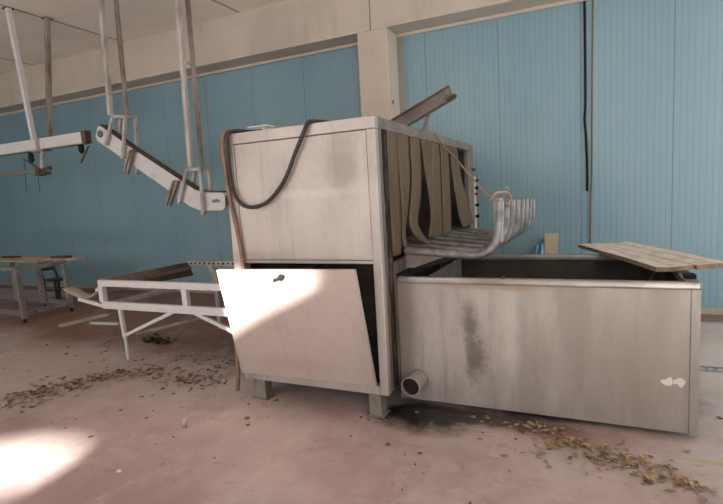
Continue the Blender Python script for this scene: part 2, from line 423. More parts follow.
# ------------------------------------------------------------------ scalding machine
XM0, XM1, YM0, YM1, ZM0, ZM1 = -2.406, -1.21, 2.898, 5.79, .151, 1.979
mc = thing('scalding_machine', ((XM0 + XM1) / 2, (YM0 + YM1) / 2, 0), 'tall stainless steel scalding machine with strip curtain and open lower door', 'machine')
def part(name, mat, fn, parent=None):
    k = MB(); fn(k); return k.build(name, mat, parent or mc)
# front frame
part('corner_post', 'steel', lambda k: k.box((XM1 - .062, YM0, ZM0), (XM1, YM0 + .05, ZM1 - .078)))
part('corner_post', 'steel', lambda k: k.box((XM0, YM0, ZM0), (XM0 + .088, YM0 + .06, ZM1 - .078)))
part('front_rail', 'steel', lambda k: k.box((XM0, YM0, ZM1 - .076), (XM1, YM0 + .06, ZM1)))
part('front_rail', 'steel', lambda k: k.box((XM0 + .09, YM0, ZM0), (XM1 - .064, YM0 + .06, ZM0 + .062)))
part('front_rail', 'steel', lambda k: k.box((XM0 + .09, YM0 + .004, 1.04), (XM1 - .064, YM0 + .06, 1.062)))
part('front_panel', 'steel_front', lambda k: k.box((XM0 + .09, YM0 + .006, 1.064), (XM1 - .066, YM0 + .03, ZM1 - .08), .006))
# grimy right-hand post: pale return, burnt face
sp = part('side_post', 'grime_steel', lambda k: (k.box((XM1 - .06, YM0 + .05, ZM0), (XM1 - .002, 3.105, ZM1 - .07))))
lab(sp, 'soiled brown post')
part('burnt_strip', 'black_grime', lambda k: k.box((XM1 - .004, YM0 + .105, ZM0 + .01), (XM1 + .003, YM0 + .19, ZM1 - .075), .001), sp)
part('post_flange', 'grime_steel', lambda k: k.box((XM1 - .03, 3.106, ZM0), (XM1 - .002, 3.158, .93), .002))
part('side_rail', 'rust_steel', lambda k: k.box((XM1 - .05, YM0 + .05, ZM1 - .074), (XM1, YM1, ZM1)))
part('side_post', 'rust_steel', lambda k: k.box((XM1 - .05, 5.535, ZM0), (XM1 - .004, YM1, ZM1 - .074)))
part('side_rail', 'grime_steel', lambda k: k.box((XM1 - .05, 3.1, .93), (XM1 - .01, 5.535, 1.02)))
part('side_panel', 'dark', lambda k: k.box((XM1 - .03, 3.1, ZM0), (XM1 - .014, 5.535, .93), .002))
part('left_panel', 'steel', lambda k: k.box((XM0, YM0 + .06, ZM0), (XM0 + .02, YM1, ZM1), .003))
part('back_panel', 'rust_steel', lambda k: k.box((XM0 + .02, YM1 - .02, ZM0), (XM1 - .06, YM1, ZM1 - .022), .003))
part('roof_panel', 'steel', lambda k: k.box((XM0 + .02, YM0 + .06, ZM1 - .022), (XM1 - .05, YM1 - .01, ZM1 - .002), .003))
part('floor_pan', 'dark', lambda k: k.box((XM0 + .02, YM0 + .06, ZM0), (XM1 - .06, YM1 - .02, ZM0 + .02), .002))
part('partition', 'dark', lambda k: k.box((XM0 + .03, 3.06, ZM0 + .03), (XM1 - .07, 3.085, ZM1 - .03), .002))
# steel brace seen in the slot above the door
part('inner_brace', 'dark', lambda k: k.bar((-2.1, 3.03, .85), (-1.72, 3.03, 1.06), .03, .05))
part('inner_plate', 'dark', lambda k: k.box((-1.42, 3.03, .5), (-1.285, 3.05, .8), .002))
for x in (-2.315, -1.357):
    w = .115 if x < -2 else .10
    part('foot', 'foot', lambda k: (k.box((x, YM0 - .005, .008), (x + w - .01, YM0 + .085, ZM0)), k.box((x - .02, YM0 - .02, 0), (x + w + .01, YM0 + .1, .008), .002)))
for x in (-2.33, -1.33):
    part('foot', 'foot', lambda k: k.box((x, YM1 - .1, 0), (x + .09, YM1 - .01, ZM0)))
# door: hinged along its foot, fallen open
bl, br = V((-2.39, 2.885, .214)), V((-1.285, 2.885, .235))
tl, tr = V((-2.408, 2.73, 1.024)), V((-1.316, 2.73, 1.037))
nrm = (br - bl).cross(tl - bl).normalized()
k = MB(); k.prism([bl, br, tr, tl], nrm * -.028 if nrm.y > 0 else nrm * .028, .003)
dr = k.build('access_door', 'door_steel', mc); lab(dr, 'sunlit steel door fallen open')
def onp(u, v, off=0): return bl.lerp(br, u).lerp(tl.lerp(tr, u), v) + V((0, -1, -.15)).normalized() * off
k = MB(); k.tube([onp(.50, .94, .012), onp(.50, .94, .045)], .022, 14)
k.bar(onp(.445, .915, .042), onp(.525, .955, .042), .028, .02)
lab(k.build('door_latch', 'black', dr), 'turn handle near the top edge')
for u in (.12, .88):
    k = MB(); k.tube([onp(u - .05, .0, -.012), onp(u + .05, .0, -.012)], .011, 10); k.build('hinge', 'rust_steel', dr)

# PVC strip curtain in the side opening
def strip(rows):
    """rows: (z, y_left, y_right, dx) from top to bottom"""
    A = spline([V((r[1], r[2], r[3])) for r in rows], 6); Z = spline([V((r[0], 0, 0)) for r in rows], 6)
    g = []
    for a, z in zip(A, Z):
        g.append([(XM1 - .018 + a.z + .012 * math.sin(math.pi * j / 6), a.x + (a.y - a.x) * j / 6, z.x) for j in range(7)])
    k = MB(); k.sheet(g, .005); o = k.build('curtain_strip', 'strip', mc); return o
strip([(1.93, 3.105, 3.33, 0), (1.6, 3.105, 3.33, 0), (1.3, 3.11, 3.32, .005), (1.06, 3.12, 3.29, .01)])
strip([(1.93, 3.332, 3.585, 0), (1.6, 3.335, 3.56, .005), (1.36, 3.33, 3.47, .01), (1.2, 3.30, 3.37, .015), (1.10, 3.30, 3.38, .03), (1.085, 3.31, 3.44, .05)])
strip([(1.93, 3.60, 3.86, 0), (1.62, 3.59, 3.83, .01), (1.42, 3.52, 3.76, .015), (1.26, 3.46, 3.66, .02), (1.15, 3.50, 3.66, .06), (1.085, 3.62, 3.70, .11)])
strip([(1.93, 3.87, 4.14, .004), (1.66, 3.95, 4.15, 0), (1.42, 4.07, 4.17, -.006), (1.25, 4.10, 4.19, -.01), (1.09, 4.0, 4.2, -.01)])
strip([(1.93, 4.155, 4.43, -.003), (1.5, 4.155, 4.43, 0), (1.2, 4.13, 4.41, .004), (1.085, 4.10, 4.40, .006)])
strip([(1.93, 4.44, 4.72, .004), (1.5, 4.44, 4.72, .008), (1.2, 4.42, 4.72, .01), (1.085, 4.40, 4.70, .01)])
strip([(1.93, 4.79, 5.07, 0), (1.65, 4.82, 5.16, .012), (1.4, 4.86, 5.34, .03), (1.22, 4.90, 5.46, .045), (1.10, 4.98, 5.52, .06)])
k = MB(); k.box((XM1 - .03, 3.1, 1.875), (XM1 - .022, 5.1, 1.935), .001); k.build('hanging_strip', 'grime_steel', mc)
# control strip on the rear post with its buttons
cs = part('control_strip', 'cream', lambda k: k.box((XM1 - .05, YM1 + .004, .82), (XM1 + .004, YM1 + .105, 1.62), .004))
for z, mt in ((1.70, 'rust'), (1.57, 'black'), (1.49, 'black'), (1.42, 'red'), (1.29, 'black'), (1.16, 'black')):
    k = MB(); y = YM1 + .03
    if z > 1.62: k.tube([(XM1 - .01, y - .07, z), (XM1 + .03, y - .07, z)], .016, 12)
    else: k.tube([(XM1 + .002, y, z), (XM1 + .022, y, z), (XM1 + .024, y, z), (XM1 + .042, y, z)], [.014, .014, .022, .022], 12)
    k.build('push_button', mt, cs)

# ------------------------------------------------------------------ tank
X0, X1, Y0, Y1, Z0, Z1 = XM1 + .004, .562, 3.152, 4.308, .034, .914
tk = thing('scalding_tank', ((X0 + X1) / 2, (Y0 + Y1) / 2, 0), 'long open stainless steel tank standing to the right of the machine', 'tank')
def tp(name, mat, fn, parent=None):
    k = MB(); fn(k); return k.build(name, mat, parent or tk)
tp('front_wall', 'tank', lambda k: k.box((X0 - .02, Y0 + .012, Z0), (X1 - .05, Y0 + .03, Z1 - .02), .003))
tp('corner_strip', 'tank', lambda k: (k.box((X1 - .05, Y0 + .006, Z0 - .012), (X1 - .004, Y0 + .03, Z1 - .02), .003)))
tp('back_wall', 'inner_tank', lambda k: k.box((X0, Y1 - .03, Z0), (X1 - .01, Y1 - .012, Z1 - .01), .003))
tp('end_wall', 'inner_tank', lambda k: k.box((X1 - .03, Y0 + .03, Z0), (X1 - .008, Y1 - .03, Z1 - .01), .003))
def ribs(k):
    n = 60; rows = []
    for z in (.08, .5, .9):
        rows.append([(-1.02 + .012 * math.sin(j * math.pi / 2.5), Y0 + .035 + (Y1 - Y0 - .07) * j / n, z) for j in range(n + 1)])
    k.sheet(rows, .004)
lab(tp('ribbed_panel', 'ribbed', ribs), 'grey corrugated end panel')
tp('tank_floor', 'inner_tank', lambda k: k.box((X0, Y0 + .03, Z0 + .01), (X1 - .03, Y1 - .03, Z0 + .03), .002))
R = .018
def rim(k, a, b_, w=.05):
    k.bar(a, b_, w, .046, bev=.014)
tp('rim_rail', 'rim', lambda k: rim(k, (X0, Y0 + .022, Z1 - .023), (X1, Y0 + .022, Z1 - .023)))
tp('rim_rail', 'rim', lambda k: rim(k, (X0, Y1 - .022, Z1 - .023), (X1, Y1 - .022, Z1 - .023)))
tp('rim_rail', 'rim', lambda k: k.box((X1 - .075, Y0 + .046, Z1 - .046), (X1, Y1 - .046, Z1 - .002), .012))
lab(tp('rubber_pad', 'black', lambda k: k.box((X1 - .066, Y0 + .12, Z1 - .002), (X1 - .008, Y0 + .20, Z1 + .022), .006)), 'black rubber block on the rim')
tp('inside_rod', 'rim', lambda k: k.tube([(X1 - .34, Y0 + .06, .74), (X1 - .12, Y0 + .75, .88)], .007))
for x in (-1.0, .45):
    for y in (Y0 + .1, Y1 - .16):
        tp('foot', 'dark', lambda k: k.box((x, y, 0), (x + .06, y + .06, Z0 + .01)))
lab(tp('rim_bolt', 'rust', lambda k: k.tube([(-.494, Y0 + .02, Z1 - .004), (-.494, Y0 + .02, Z1 + .012)], .014, 8)), 'small rusty bolt')
# outlet pipe, open end
def pipe(k):
    t = bmesh.new(); n = 36; prof = [(.066, -.015), (.066, -.15), (.0605, -.15), (.0605, 0.06)]
    c = V((-1.088, Y0 + .012, .183)); rings = []
    for r, d in prof: rings.append([t.verts.new((c.x + r * math.cos(2 * math.pi * i / n), c.y + d, c.z + r * math.sin(2 * math.pi * i / n))) for i in range(n)])
    for ring in rings:
        for v in ring: v.co.x += .08 * (v.co.y - c.y)
    rings.insert(0, [t.verts.new((c.x + .066 * math.cos(2 * math.pi * i / n), c.y + .004, c.z + .066 * math.sin(2 * math.pi * i / n))) for i in range(n)])
    for a, b_ in zip(rings, rings[1:]):
        for i in range(n):
            f = t.faces.new((a[i], a[(i + 1) % n], b_[(i + 1) % n], b_[i])); f.smooth = True
    for e in t.edges:
        if abs(e.verts[0].co.y - e.verts[1].co.y) < 1e-6 and e.verts[0].co.y < c.y - .14: e.smooth = False
    bmesh.ops.recalc_face_normals(t, faces=t.faces)
    k.add(t)
op = tp('outlet_pipe', 'steel', pipe); lab(op, 'short open drain pipe')
tp('pipe_shade_plug', 'black', lambda k: k.tube([(-1.098, Y0 - .118, .183), (-1.088, Y0 + .005, .183)], .0603, 32), op)  # black plug painting the dark inside of the pipe
tp('weld_collar', 'rim', lambda k: k.tube([(-1.088, Y0 + .002, .183), (-1.088, Y0 + .012, .183)], .074, 32), op)
# torn remains of two stickers
def scrap(pts):
    return lambda k: k.prism([(x, Y0 + .0118, z) for x, z in pts], (0, -.0012, 0))
tp('paper_scrap', 'paper', scrap([(0.369, 0.332), (0.379, 0.342), (0.399, 0.346), (0.409, 0.358), (0.423, 0.361), (0.430, 0.351), (0.430, 0.324), (0.424, 0.310), (0.404, 0.309), (0.385, 0.317)]))
tp('paper_scrap', 'paper', scrap([(0.432, 0.342), (0.448, 0.353), (0.462, 0.361), (0.479, 0.359), (0.492, 0.349), (0.494, 0.335), (0.484, 0.316), (0.474, 0.303), (0.463, 0.310), (0.455, 0.324), (0.434, 0.322)]))

# ------------------------------------------------------------------ curved bar rack
rk = thing('curved_bar_rack', (-.9, 4.3, .93), 'grey metal rack of bars curving upward at its end, reaching out of the curtain', 'rack')
NB = 8
for i in range(NB):
    f = i / (NB - 1); y = 3.30 + 2.0 * f; dz = -.05 * f; dx = .012 * f
    r = .027 if i == 0 else .0205
    pts = [(-1.55, y, 1.082 + dz * .3), (-1.26, y, 1.085 + dz * .5), (-.95, y, 1.06 + dz * .8), (-.72, y, 1.045 + dz), (-.63, y, 1.06 + dz), (-.565 + dx, y, 1.12 + dz), (-.537 + dx, y, 1.21 + dz), (-.53 + dx, y, 1.31 + dz), (-.528 + dx, y, 1.405 + dz)]
    if i == 0: pts = pts[1:]; pts[0] = (-1.195, y, 1.08)
    pts = spline([V(p) for p in pts], 5)
    k = MB(); k.tube(pts, [r + .0045 * max(0, min(1, (p.z - 1.06 - dz) / .08)) for p in pts], 12); k.build('rack_bar', 'bar', rk)
    if i == 0:
        k = MB(); k.box((-.566, y - .02, 1.13), (-.505, y + .035, 1.425), .012); k.build('end_plate', 'bar', rk)
k = MB(); k.tube([(-.556, 3.3, 1.375), (-.545, 5.3, 1.325)], .015, 10); k.build('cross_bar', 'bar', rk)
k = MB(); k.tube([(-1.0, 3.3, 1.035), (-1.0, 5.3, 1.0)], .015, 10); k.build('cross_bar', 'bar', rk)
k = MB(); k.prism([(-1.19, 3.30, 1.07), (-1.19, 3.30, .955), (-1.13, 3.30, .955), (-.90, 3.30, 1.035), (-.90, 3.30, 1.055)], (0, .012, 0)); lab(k.build('side_plate', 'rust_steel', rk), 'brownish gusset plate')
k = MB(); k.bar((-1.19, 3.33, .925), (-.86, 3.33, 1.025), .03, .03); k.build('support_arm', 'black', rk)

# rope from the machine roof to the rack
rp = MB()
rp.tube([(-1.235, 4.20, 1.985), (-1.205, 4.26, 1.985), (-1.17, 4.19, 1.93), (-.90, 3.79, 1.69), (-.62, 3.37, 1.445), (-.57, 3.30, 1.425)], .0075, 8, smooth=6)
rp.tube([(-.585, 3.31, 1.40), (-.56, 3.29, 1.445), (-.52, 3.36, 1.455), (-.487, 3.44, 1.44), (-.485, 3.47, 1.40), (-.50, 3.44, 1.36)], .011, 8, smooth=6)
rp.tube([(-.56, 3.33, 1.44), (-.52, 3.40, 1.45), (-.50, 3.42, 1.46), (-.49, 3.40, 1.485)], .010, 8, smooth=5)
tag(rp.build('rope', 'rope'), 'frayed beige rope tied from the machine top to the curved rack', 'rope')

# ------------------------------------------------------------------ steel channel lying on the machine roof
ch = thing('steel_channel', (-1.6, 4.6, 1.979), 'weathered steel channel tilted up above the machine roof', 'steel beam')
p0, p1 = V((-2.02, 4.6, 2.0)), V((-1.135, 4.6, 2.375))
ax = (p1 - p0).normalized(); up = V((-ax.z, 0, ax.x))
def flange(k, o, w, h): k.bar(p0 + up * o[1] + V((0, o[0], 0)), p1 + up * o[1] + V((0, o[0], 0)), w, h, up=up, bev=.002)
k = MB(); flange(k, (0, 0), .01, .12); k.build('web', 'rust_steel', ch)
k = MB(); flange(k, (-.0, .06), .10, .01); k.build('flange', 'rust_steel', ch)
k = MB(); flange(k, (-.0, -.055), .10, .01); k.build('flange', 'rust_steel', ch)
k = MB(); k.bar((-1.465, 4.63, 1.979), (-1.365, 4.63, 2.235), .03, .03); k.build('strut', 'rust_steel', ch)
k = MB(); k.bar(p1 + ax * -.07 + up * -.055 + V((0, -.06, 0)), p1 + ax * .03 + up * -.055 + V((0, -.06, 0)), .09, .014, up=up); lab(k.build('lug', 'rust', ch), 'rusty end lug')

# ------------------------------------------------------------------ hoses and box on the machine
k = MB(); k.tube([(-1.60, 3.06, 1.993), (-1.66, 2.96, 1.998), (-1.675, 2.885, 1.985), (-1.70, 2.872, 1.94), (-1.775, 2.873, 1.815), (-1.888, 2.874, 1.622), (-2.024, 2.874, 1.492), (-2.157, 2.874, 1.449), (-2.27, 2.874, 1.475), (-2.335, 2.873, 1.58), (-2.35, 2.873, 1.74), (-2.345, 2.872, 1.9), (-2.335, 2.876, 1.975), (-2.31, 2.93, 2.0), (-2.24, 3.0, 1.994), (-2.15, 3.03, 1.994)], .0135, 12, smooth=8)
tag(k.build('cable', 'grey_rubber'), 'thick black cable looped over the front of the machine', 'cable')
k = MB(); k.tube([(-2.28, 3.05, 1.996), (-2.34, 2.94, 2.001), (-2.375, 2.882, 1.985), (-2.392, 2.872, 1.9), (-2.388, 2.876, 1.7), (-2.368, 2.876, 1.5), (-2.325, 2.876, 1.25), (-2.312, 2.884, 1.0), (-2.36, 2.884, .7), (-2.43, 2.882, .45), (-2.43, 2.87, .3), (-2.435, 2.868, .16), (-2.445, 2.86, .06)], .015, 12, smooth=8)
tag(k.build('hose', 'brown_hose'), 'thin brown hose hanging down the left edge of the machine', 'hose')
jb = thing('plastic_box', (-2.21, 3.12, 1.979), 'small cloudy white plastic box on top of the machine', 'box')
k = MB(); k.box((-2.285, 3.06, 1.979), (-2.135, 3.17, 2.025), .006); k.build('box_body', 'clear_box', jb)
k = MB(); k.box((-2.295, 3.05, 2.025), (-2.125, 3.18, 2.04), .005); k.build('box_lid', 'clear_box', jb)

# ------------------------------------------------------------------ wooden board across the tank corner
wb = thing('wooden_board', (.33, 4.1, .93), 'weathered plank board lying across the right end of the tank', 'board')
A, D = V((-.085, 4.60, .945)), V((.367, 3.39, .945))
Bq, Cq = V((.285, 4.80, .945)), V((.80, 3.56, .945))
def bp(u, v, z=0):
    p = A.lerp(D, v).lerp(Bq.lerp(Cq, v), u); p.z += z + .004 * math.sin(7 * u + 3 * v); return p
NP = 4
for i in range(NP):
    u0, u1 = i / NP + .006, (i + 1) / NP - .006
    top = []; n = 14
    v0 = (.0, .015, .0, .03)[i]; v1 = (1.0, .99, 1.0, .985)[i]
    rows = []
    for j in range(n + 1):
        v = v0 + (v1 - v0) * j / n
        a = u0 + (.006 * math.sin(11 * v + i) if i == 0 else 0); c = u1 + (.008 * math.sin(13 * v) if i == NP - 1 else 0)
        rows.append([bp(a + (c - a) * q / 4, v) for q in range(5)])
    k = MB(); k.sheet(rows, .028, smooth=False)
    for f in k.bm.faces:
        f.normal_update()
        f.material_index = 0 if abs(f.normal.z) > .6 else 1
    k.build('plank', 'wood', wb, mats=['wood', 'wood_edge'])

# ------------------------------------------------------------------ overhead rails
YR = 4.4
rl = thing('overhead_rail', (-6.9, YR, 2.3), 'straight white overhead rail hanging at the far left', 'rail')
k = MB(); k.bar((-9.6, YR, 2.418), (-5.885, YR, 2.418), .07, .14, bev=.006); k.build('rail_body', 'rail_paint', rl)
k = MB(); k.bar((-5.885, YR, 2.418), (-5.80, YR, 2.42), .085, .16, bev=.006); k.build('end_cap', 'rust', rl)
k = MB(); k.bar((-9.6, YR, 2.34), (-5.84, YR, 2.34), .09, .012); k.build('lower_flange', 'rust_post', rl)
k = MB(); k.bar((-6.677, 4.157, 4.090), (-6.784, 4.330, 2.456), .055, .055, up=(0, 1, 0)); k.build('hanger_post', 'white_paint', rl)
k = MB(); k.bar((-6.622, 4.621, 4.090), (-6.671, 4.480, 2.496), .055, .055, up=(0, 1, 0)); k.build('hanger_post', 'rust_post', rl)
c8, c47 = V((-6.703, 4.173, 4.100)), V((-6.648, 4.639, 4.100))
k = MB(); k.box((c8.x - .05, c8.y - .05, 4.085), (c8.x + .05, c8.y + .05, 4.1), .002); k.build('ceiling_plate', 'rust', rl)
k = MB(); k.box((c47.x - .05, c47.y - .05, 4.085), (c47.x + .05, c47.y + .05, 4.1), .002); k.build('ceiling_plate', 'rust', rl)
sx = V((-6.760, 4.400, 2.392)).x
k = MB(); k.box((sx - .16, YR - .06, 2.318), (sx + .12, YR + .06, 2.335), .003); k.box((sx - .03, YR - .055, 2.335), (sx + .03, YR + .055, 2.495), .003); k.build('saddle_clamp', 'rust_post', rl)
k = MB(); k.bar((sx + .02, YR, 2.33), V((-6.803, 4.400, 2.085)), .05, .03, up=(0, 1, 0)); k.build('drop_bar', 'grey_post', rl)
k = MB(); k.bar(V((-8.800, 4.400, 2.055)), V((-6.636, 4.400, 2.067)), .03, .045); k.build('lower_bar', 'rust_steel', rl)
q = V((-6.787, 4.400, 2.057))
k = MB(); k.box(q + V((-.10, -.05, -.06)), q + V((-.02, .05, .05))); k.tube([q + V((-.02, 0, 0)), q + V((.16, 0, .03))], .028, 12); k.box(q + V((-.02, -.04, -.05)), q + V((.11, .04, -.02))); k.build('trolley_stop', 'rust', rl)
for px in (V((-7.005, 4.400, 2.264)), V((-5.962, 4.400, 2.306))):
    k = MB(); k.tube([(px.x, YR, 2.335), (px.x, YR, px.z + .03), (px.x, YR, px.z - .05), (px.x, YR, px.z - .085)], [.02, .034, .034, .012], 12); k.build('roller_end', 'black', rl)
k = MB(); k.tube([V((-5.818, 4.400, 2.305)), V((-6.000, 4.400, 2.104))], .012, 8); k.build('release_lever', 'rust', rl)
k = MB(); k.tube([V((-7.175, 4.400, 2.251)), V((-6.904, 4.400, 2.120))], .010, 8); k.build('release_lever', 'rust', rl)
k = MB(); k.tube([V((-7.167, 4.400, 2.236)), V((-7.209, 4.400, 1.794))], .004, 6); k.build('dangling_wire', 'black', rl)
k = MB(); k.tube([V((-6.908, 4.400, 1.997)), V((-6.911, 4.400, 1.778))], .004, 6); k.build('dangling_wire', 'black', rl)

sr = thing('sloping_rail', (-4.8, YR, 1.4), 'white overhead rail sloping down into the left side of the machine', 'rail')
def plate(k, top, bot, y0, y1, bev=.004):
    k.prism([(p[0], y0, p[2]) for p in top] + [(p[0], y0, p[2]) for p in reversed(bot)], (0, y1 - y0, 0), bev)
# outline of the rail's front face: upper and lower edge
TOP = [(-5.560, 4.360, 2.512), (-5.503, 4.360, 2.525), (-5.035, 4.360, 2.225), (-4.507, 4.360, 1.912), (-4.066, 4.360, 1.649), (-3.967, 4.360, 1.621), (-3.696, 4.360, 1.601), (-3.664, 4.360, 1.572)]
BOT = [(-5.619, 4.360, 2.408), (-5.590, 4.360, 2.344), (-5.067, 4.360, 2.025), (-4.537, 4.360, 1.698), (-4.180, 4.360, 1.466), (-4.036, 4.360, 1.414), (-3.719, 4.360, 1.402), (-3.674, 4.360, 1.428)]
k = MB(); plate(k, TOP, BOT, 4.36, 4.44); k.build('rail_body', 'rail_paint', sr)
k = MB()
for a, b_ in zip(TOP[1:-2], TOP[2:-1]): k.bar(V((a[0], YR, a[2] + .008)), V((b_[0], YR, b_[2] + .008)), .11, .014)
k.build('running_strip', 'rust', sr)
k = MB(); k.box((TOP[-1][0] - .01, 4.37, BOT[-1][2] + .02), (XM0 - .002, 4.43, TOP[-1][2] - .005)); lab(k.build('joint_tongue', 'rust', sr), 'dark connecting piece at the machine wall')
ey = V((-5.515, 4.355, 2.422)); k = MB(); k.tube([(ey.x, 4.362, ey.z), (ey.x, 4.34, ey.z)], .045, 6); k.build('end_bolt', 'rust_steel', sr)
def yoke(fl, fr, flb, frb, rl_, rr, rlb, rrb):
    """hanger yoke: front U on the near side of the rail, rear U behind it"""
    k = MB(); w = .035
    for a, c in ((fl, flb), (fr, frb), (rl_, rlb), (rr, rrb)): k.bar(a, c, w, w, up=(0, 1, 0))
    k.bar(V(fl) - V((.018, 0, 0)), V(fr) + V((.018, 0, 0)), w, w); k.bar(V(rl_) - V((.018, 0, 0)), V(rr) + V((.018, 0, 0)), w, w)
    k.bar(V(fl), V(rl_), w, w); k.bar(V(fr), V(rr), w, w)
    for c in (frb, rrb): k.tube([V(c) + V((0, -.03, .01)), V(c) + V((0, .03, .01))], .022, 6)
    return k.build('hanger_yoke', 'grey_post', sr)
yoke((-5.217, 4.320, 2.602), (-5.017, 4.320, 2.567), (-5.396, 4.320, 2.274), (-5.128, 4.320, 2.094), (-5.284, 4.490, 2.617), (-5.044, 4.490, 2.590), (-5.355, 4.490, 2.404), (-5.106, 4.490, 1.915))
yoke((-4.133, 4.320, 1.879), (-3.935, 4.320, 1.875), (-4.303, 4.320, 1.513), (-3.953, 4.320, 1.374), (-4.174, 4.490, 1.885), (-3.970, 4.490, 1.893), (-4.223, 4.490, 1.737), (-3.966, 4.490, 1.618))
pz = lambda a, b_: (V(b_) + (V(a) - V(b_)) * ((4.1 - b_[2]) / (a[2] - b_[2])))
for a, b_, w, mt in (((-5.173, 4.300, 3.920), (-5.258, 4.320, 2.619), .05, 'grey_post'), ((-5.159, 4.500, 3.980), (-5.177, 4.490, 2.629), .042, 'rust_post'), ((-4.013, 4.300, 3.680), (-4.070, 4.320, 1.907), .05, 'grey_post'), ((-4.055, 4.500, 3.752), (-4.064, 4.490, 1.911), .042, 'rust_post')):
    k = MB(); t = pz(a, b_); k.bar(t, b_, w, w, up=(0, 1, 0)); k.build('hanger_post', mt, sr)
    k = MB(); k.box((t.x - .06, t.y - .06, 4.088), (t.x + .06, t.y + .06, 4.1), .002); k.build('ceiling_plate', 'rust', sr)
k = MB(); k.bar((-3.995, 4.310, 3.025), (-4.067, 4.490, 3.074), .03, .03); k.build('tie_bar', 'grey_post', sr)
for a, b_ in (((-4.947, 4.300, 2.173), (-5.093, 4.300, 1.899)), ((-4.302, 4.300, 1.766), (-4.456, 4.300, 1.492))):
    d = V((.055, 0, 0)); k = MB()
    k.bar(V(a) - d * .5, V(b_) - d * .5, .03, .028, up=(0, 1, 0)); k.bar(V(a) + d * .5, V(b_) + d * .5, .03, .028, up=(0, 1, 0)); k.bar((V(a) + V(b_)) / 2 + V((0, .02, 0)) + (V(a) - V(b_)) * .5, (V(a) + V(b_)) / 2 + V((0, .02, 0)) - (V(a) - V(b_)) * .45, .07, .008, up=(0, 1, 0))
    k.bar(V(a) + V((0, .0, -.01)), V(a) + V((0, .10, -.01)), .03, .03)
    k.build('guide_clip', 'rust_post', sr)

# ------------------------------------------------------------------ white frame table behind the machine
ft = thing('frame_table', (-3.5, 3.9, 0), 'white painted tube frame table with diagonal braces left of the machine', 'table')
YN, YFAR = 3.3, 4.48
zt, zl = .765, .545
def fb(name, p, q, w=.05, h=.055, mt='white_paint', up=(0, 0, 1)):
    k = MB(); k.bar(p, q, w, h, up=up); return k.build(name, mt, ft)
fb('top_rail', (-4.445, YN, zt), (-2.46, YN, zt), .045, .062)
fb('lower_rail', (-4.42, YN, zl), (-2.46, YN, zl), .045, .072)
fb('upright', (-4.415, YN, zt - .03), (-4.415, YN, zl + .03), .05, .06, up=(1, 0, 0))
fb('upright', (-3.32, YN, zt - .03), (-3.315, YN, zl + .03), .045, .06, up=(1, 0, 0))
fb('leg', (-4.19, YN, zl - .03), (-4.165, YN, .22), .034, .034, up=(1, 0, 0))
fb('leg_foot', (-4.165, YN, .225), (-4.155, YN, 0), .024, .024, up=(1, 0, 0))
fb('leg', (-2.56, YN + .02, zl - .03), (-2.56, YN + .02, 0), .05, .05, up=(1, 0, 0))
fb('brace', (-4.15, YN, .25), (-3.50, YN, zl - .035), .03, .032)
fb('brace', (-3.22, YN, zl - .03), (-2.6, YN, .30), .03, .032)
fb('side_rail', (-4.41, YN + .03, zl - .01), (-4.36, YFAR, zl - .01), .04, .05, 'grey_post')
fb('side_rail', (-2.6, YN + .03, zt - .02), (-2.6, YFAR, zt - .02), .04, .05, 'grey_post')
fb('leg', (-4.0, YFAR, zt - .05), (-4.0, YFAR, 0), .05, .05, 'grey_post', up=(1, 0, 0))
fb('leg', (-2.6, YFAR, zt - .05), (-2.6, YFAR, 0), .05, .05, 'grey_post', up=(1, 0, 0))
fb('cross_brace', (-4.15, YN + .1, .23), (-3.05, YFAR - .02, .42), .03, .035, 'rust_steel')
# perforated angle along the far side
k = MB(); k.bar((-4.42, YFAR, zt + .02), (-2.5, YFAR, zt + .02), .05, .05)
far = k.build('far_rail', 'grey_post', ft)
for j in range(26):
    x = -4.36 + j * .07; k = MB(); k.bar((x, YFAR - .0265, zt + .018), (x + .032, YFAR - .0265, zt + .024), .003, .02); k.build('rail_slot', 'dark', far)
# pan lying in the frame, with its post
k = MB(); k.bar((-3.05, 3.95, .63), (-2.5, 3.95, .63), .3, .03); k.build('catch_pan', 'grey_post', ft)
k = MB(); k.bar((-2.95, 4.1, .50), (-2.95, 4.1, .785), .03, .03, up=(1, 0, 0)); k.build('pan_post', 'grey_post', ft)
# gutter along the left side
gx = [(-4.455, .80), (-4.47, .745), (-4.51, .68), (-4.575, .63), (-4.66, .605), (-4.75, .605), (-4.84, .62), (-4.93, .645), (-5.03, .685)]
gs = spline([V((x, 0, z)) for x, z in gx], 3)
rows = [[(p.x + (y - YN) * .05, y, p.z) for p in gs] for y in (YN, 3.35, 3.40, 3.45)]
k = MB(); k.sheet(rows, .012); lab(k.build('gutter', 'gutter', ft), 'curved half-round sheet gutter')
fb('gutter_arm', (-4.44, YN + .01, .53), (-4.80, YN + .01, .585), .03, .035)
fb('gutter_lug', (-4.44, YN, .70), (-4.50, YN, .69), .03, .03)
# sloping side sheet, shade put into its colour, behind the top rail, along the gutter
k = MB(); k.sheet([[(-4.415, YN + .03, .80), (-4.38, YN + .03, .66)], [(-4.405, 3.9, .80), (-4.36, 3.9, .655)], [(-4.395, YFAR - .03, .80), (-4.30, YFAR - .05, .645)]], .008)
lab(k.build('side_sheet', 'gutter_out', ft), 'brown side sheet, darkened as in shade')
k = MB(); k.bar((-4.37, YN + .06, .72), (-4.33, YFAR - .04, .735), .02, .03); k.build('sheet_rail', 'rust_steel', ft)
k = MB(); k.prism([(-4.10, YFAR - .02, .77), (-4.02, YFAR - .02, .77), (-3.975, YFAR - .02, .5), (-4.025, YFAR - .02, .5), (-4.04, YFAR - .02, .64)], (0, .015, 0)); k.build('corner_gusset', 'grey_post', ft)

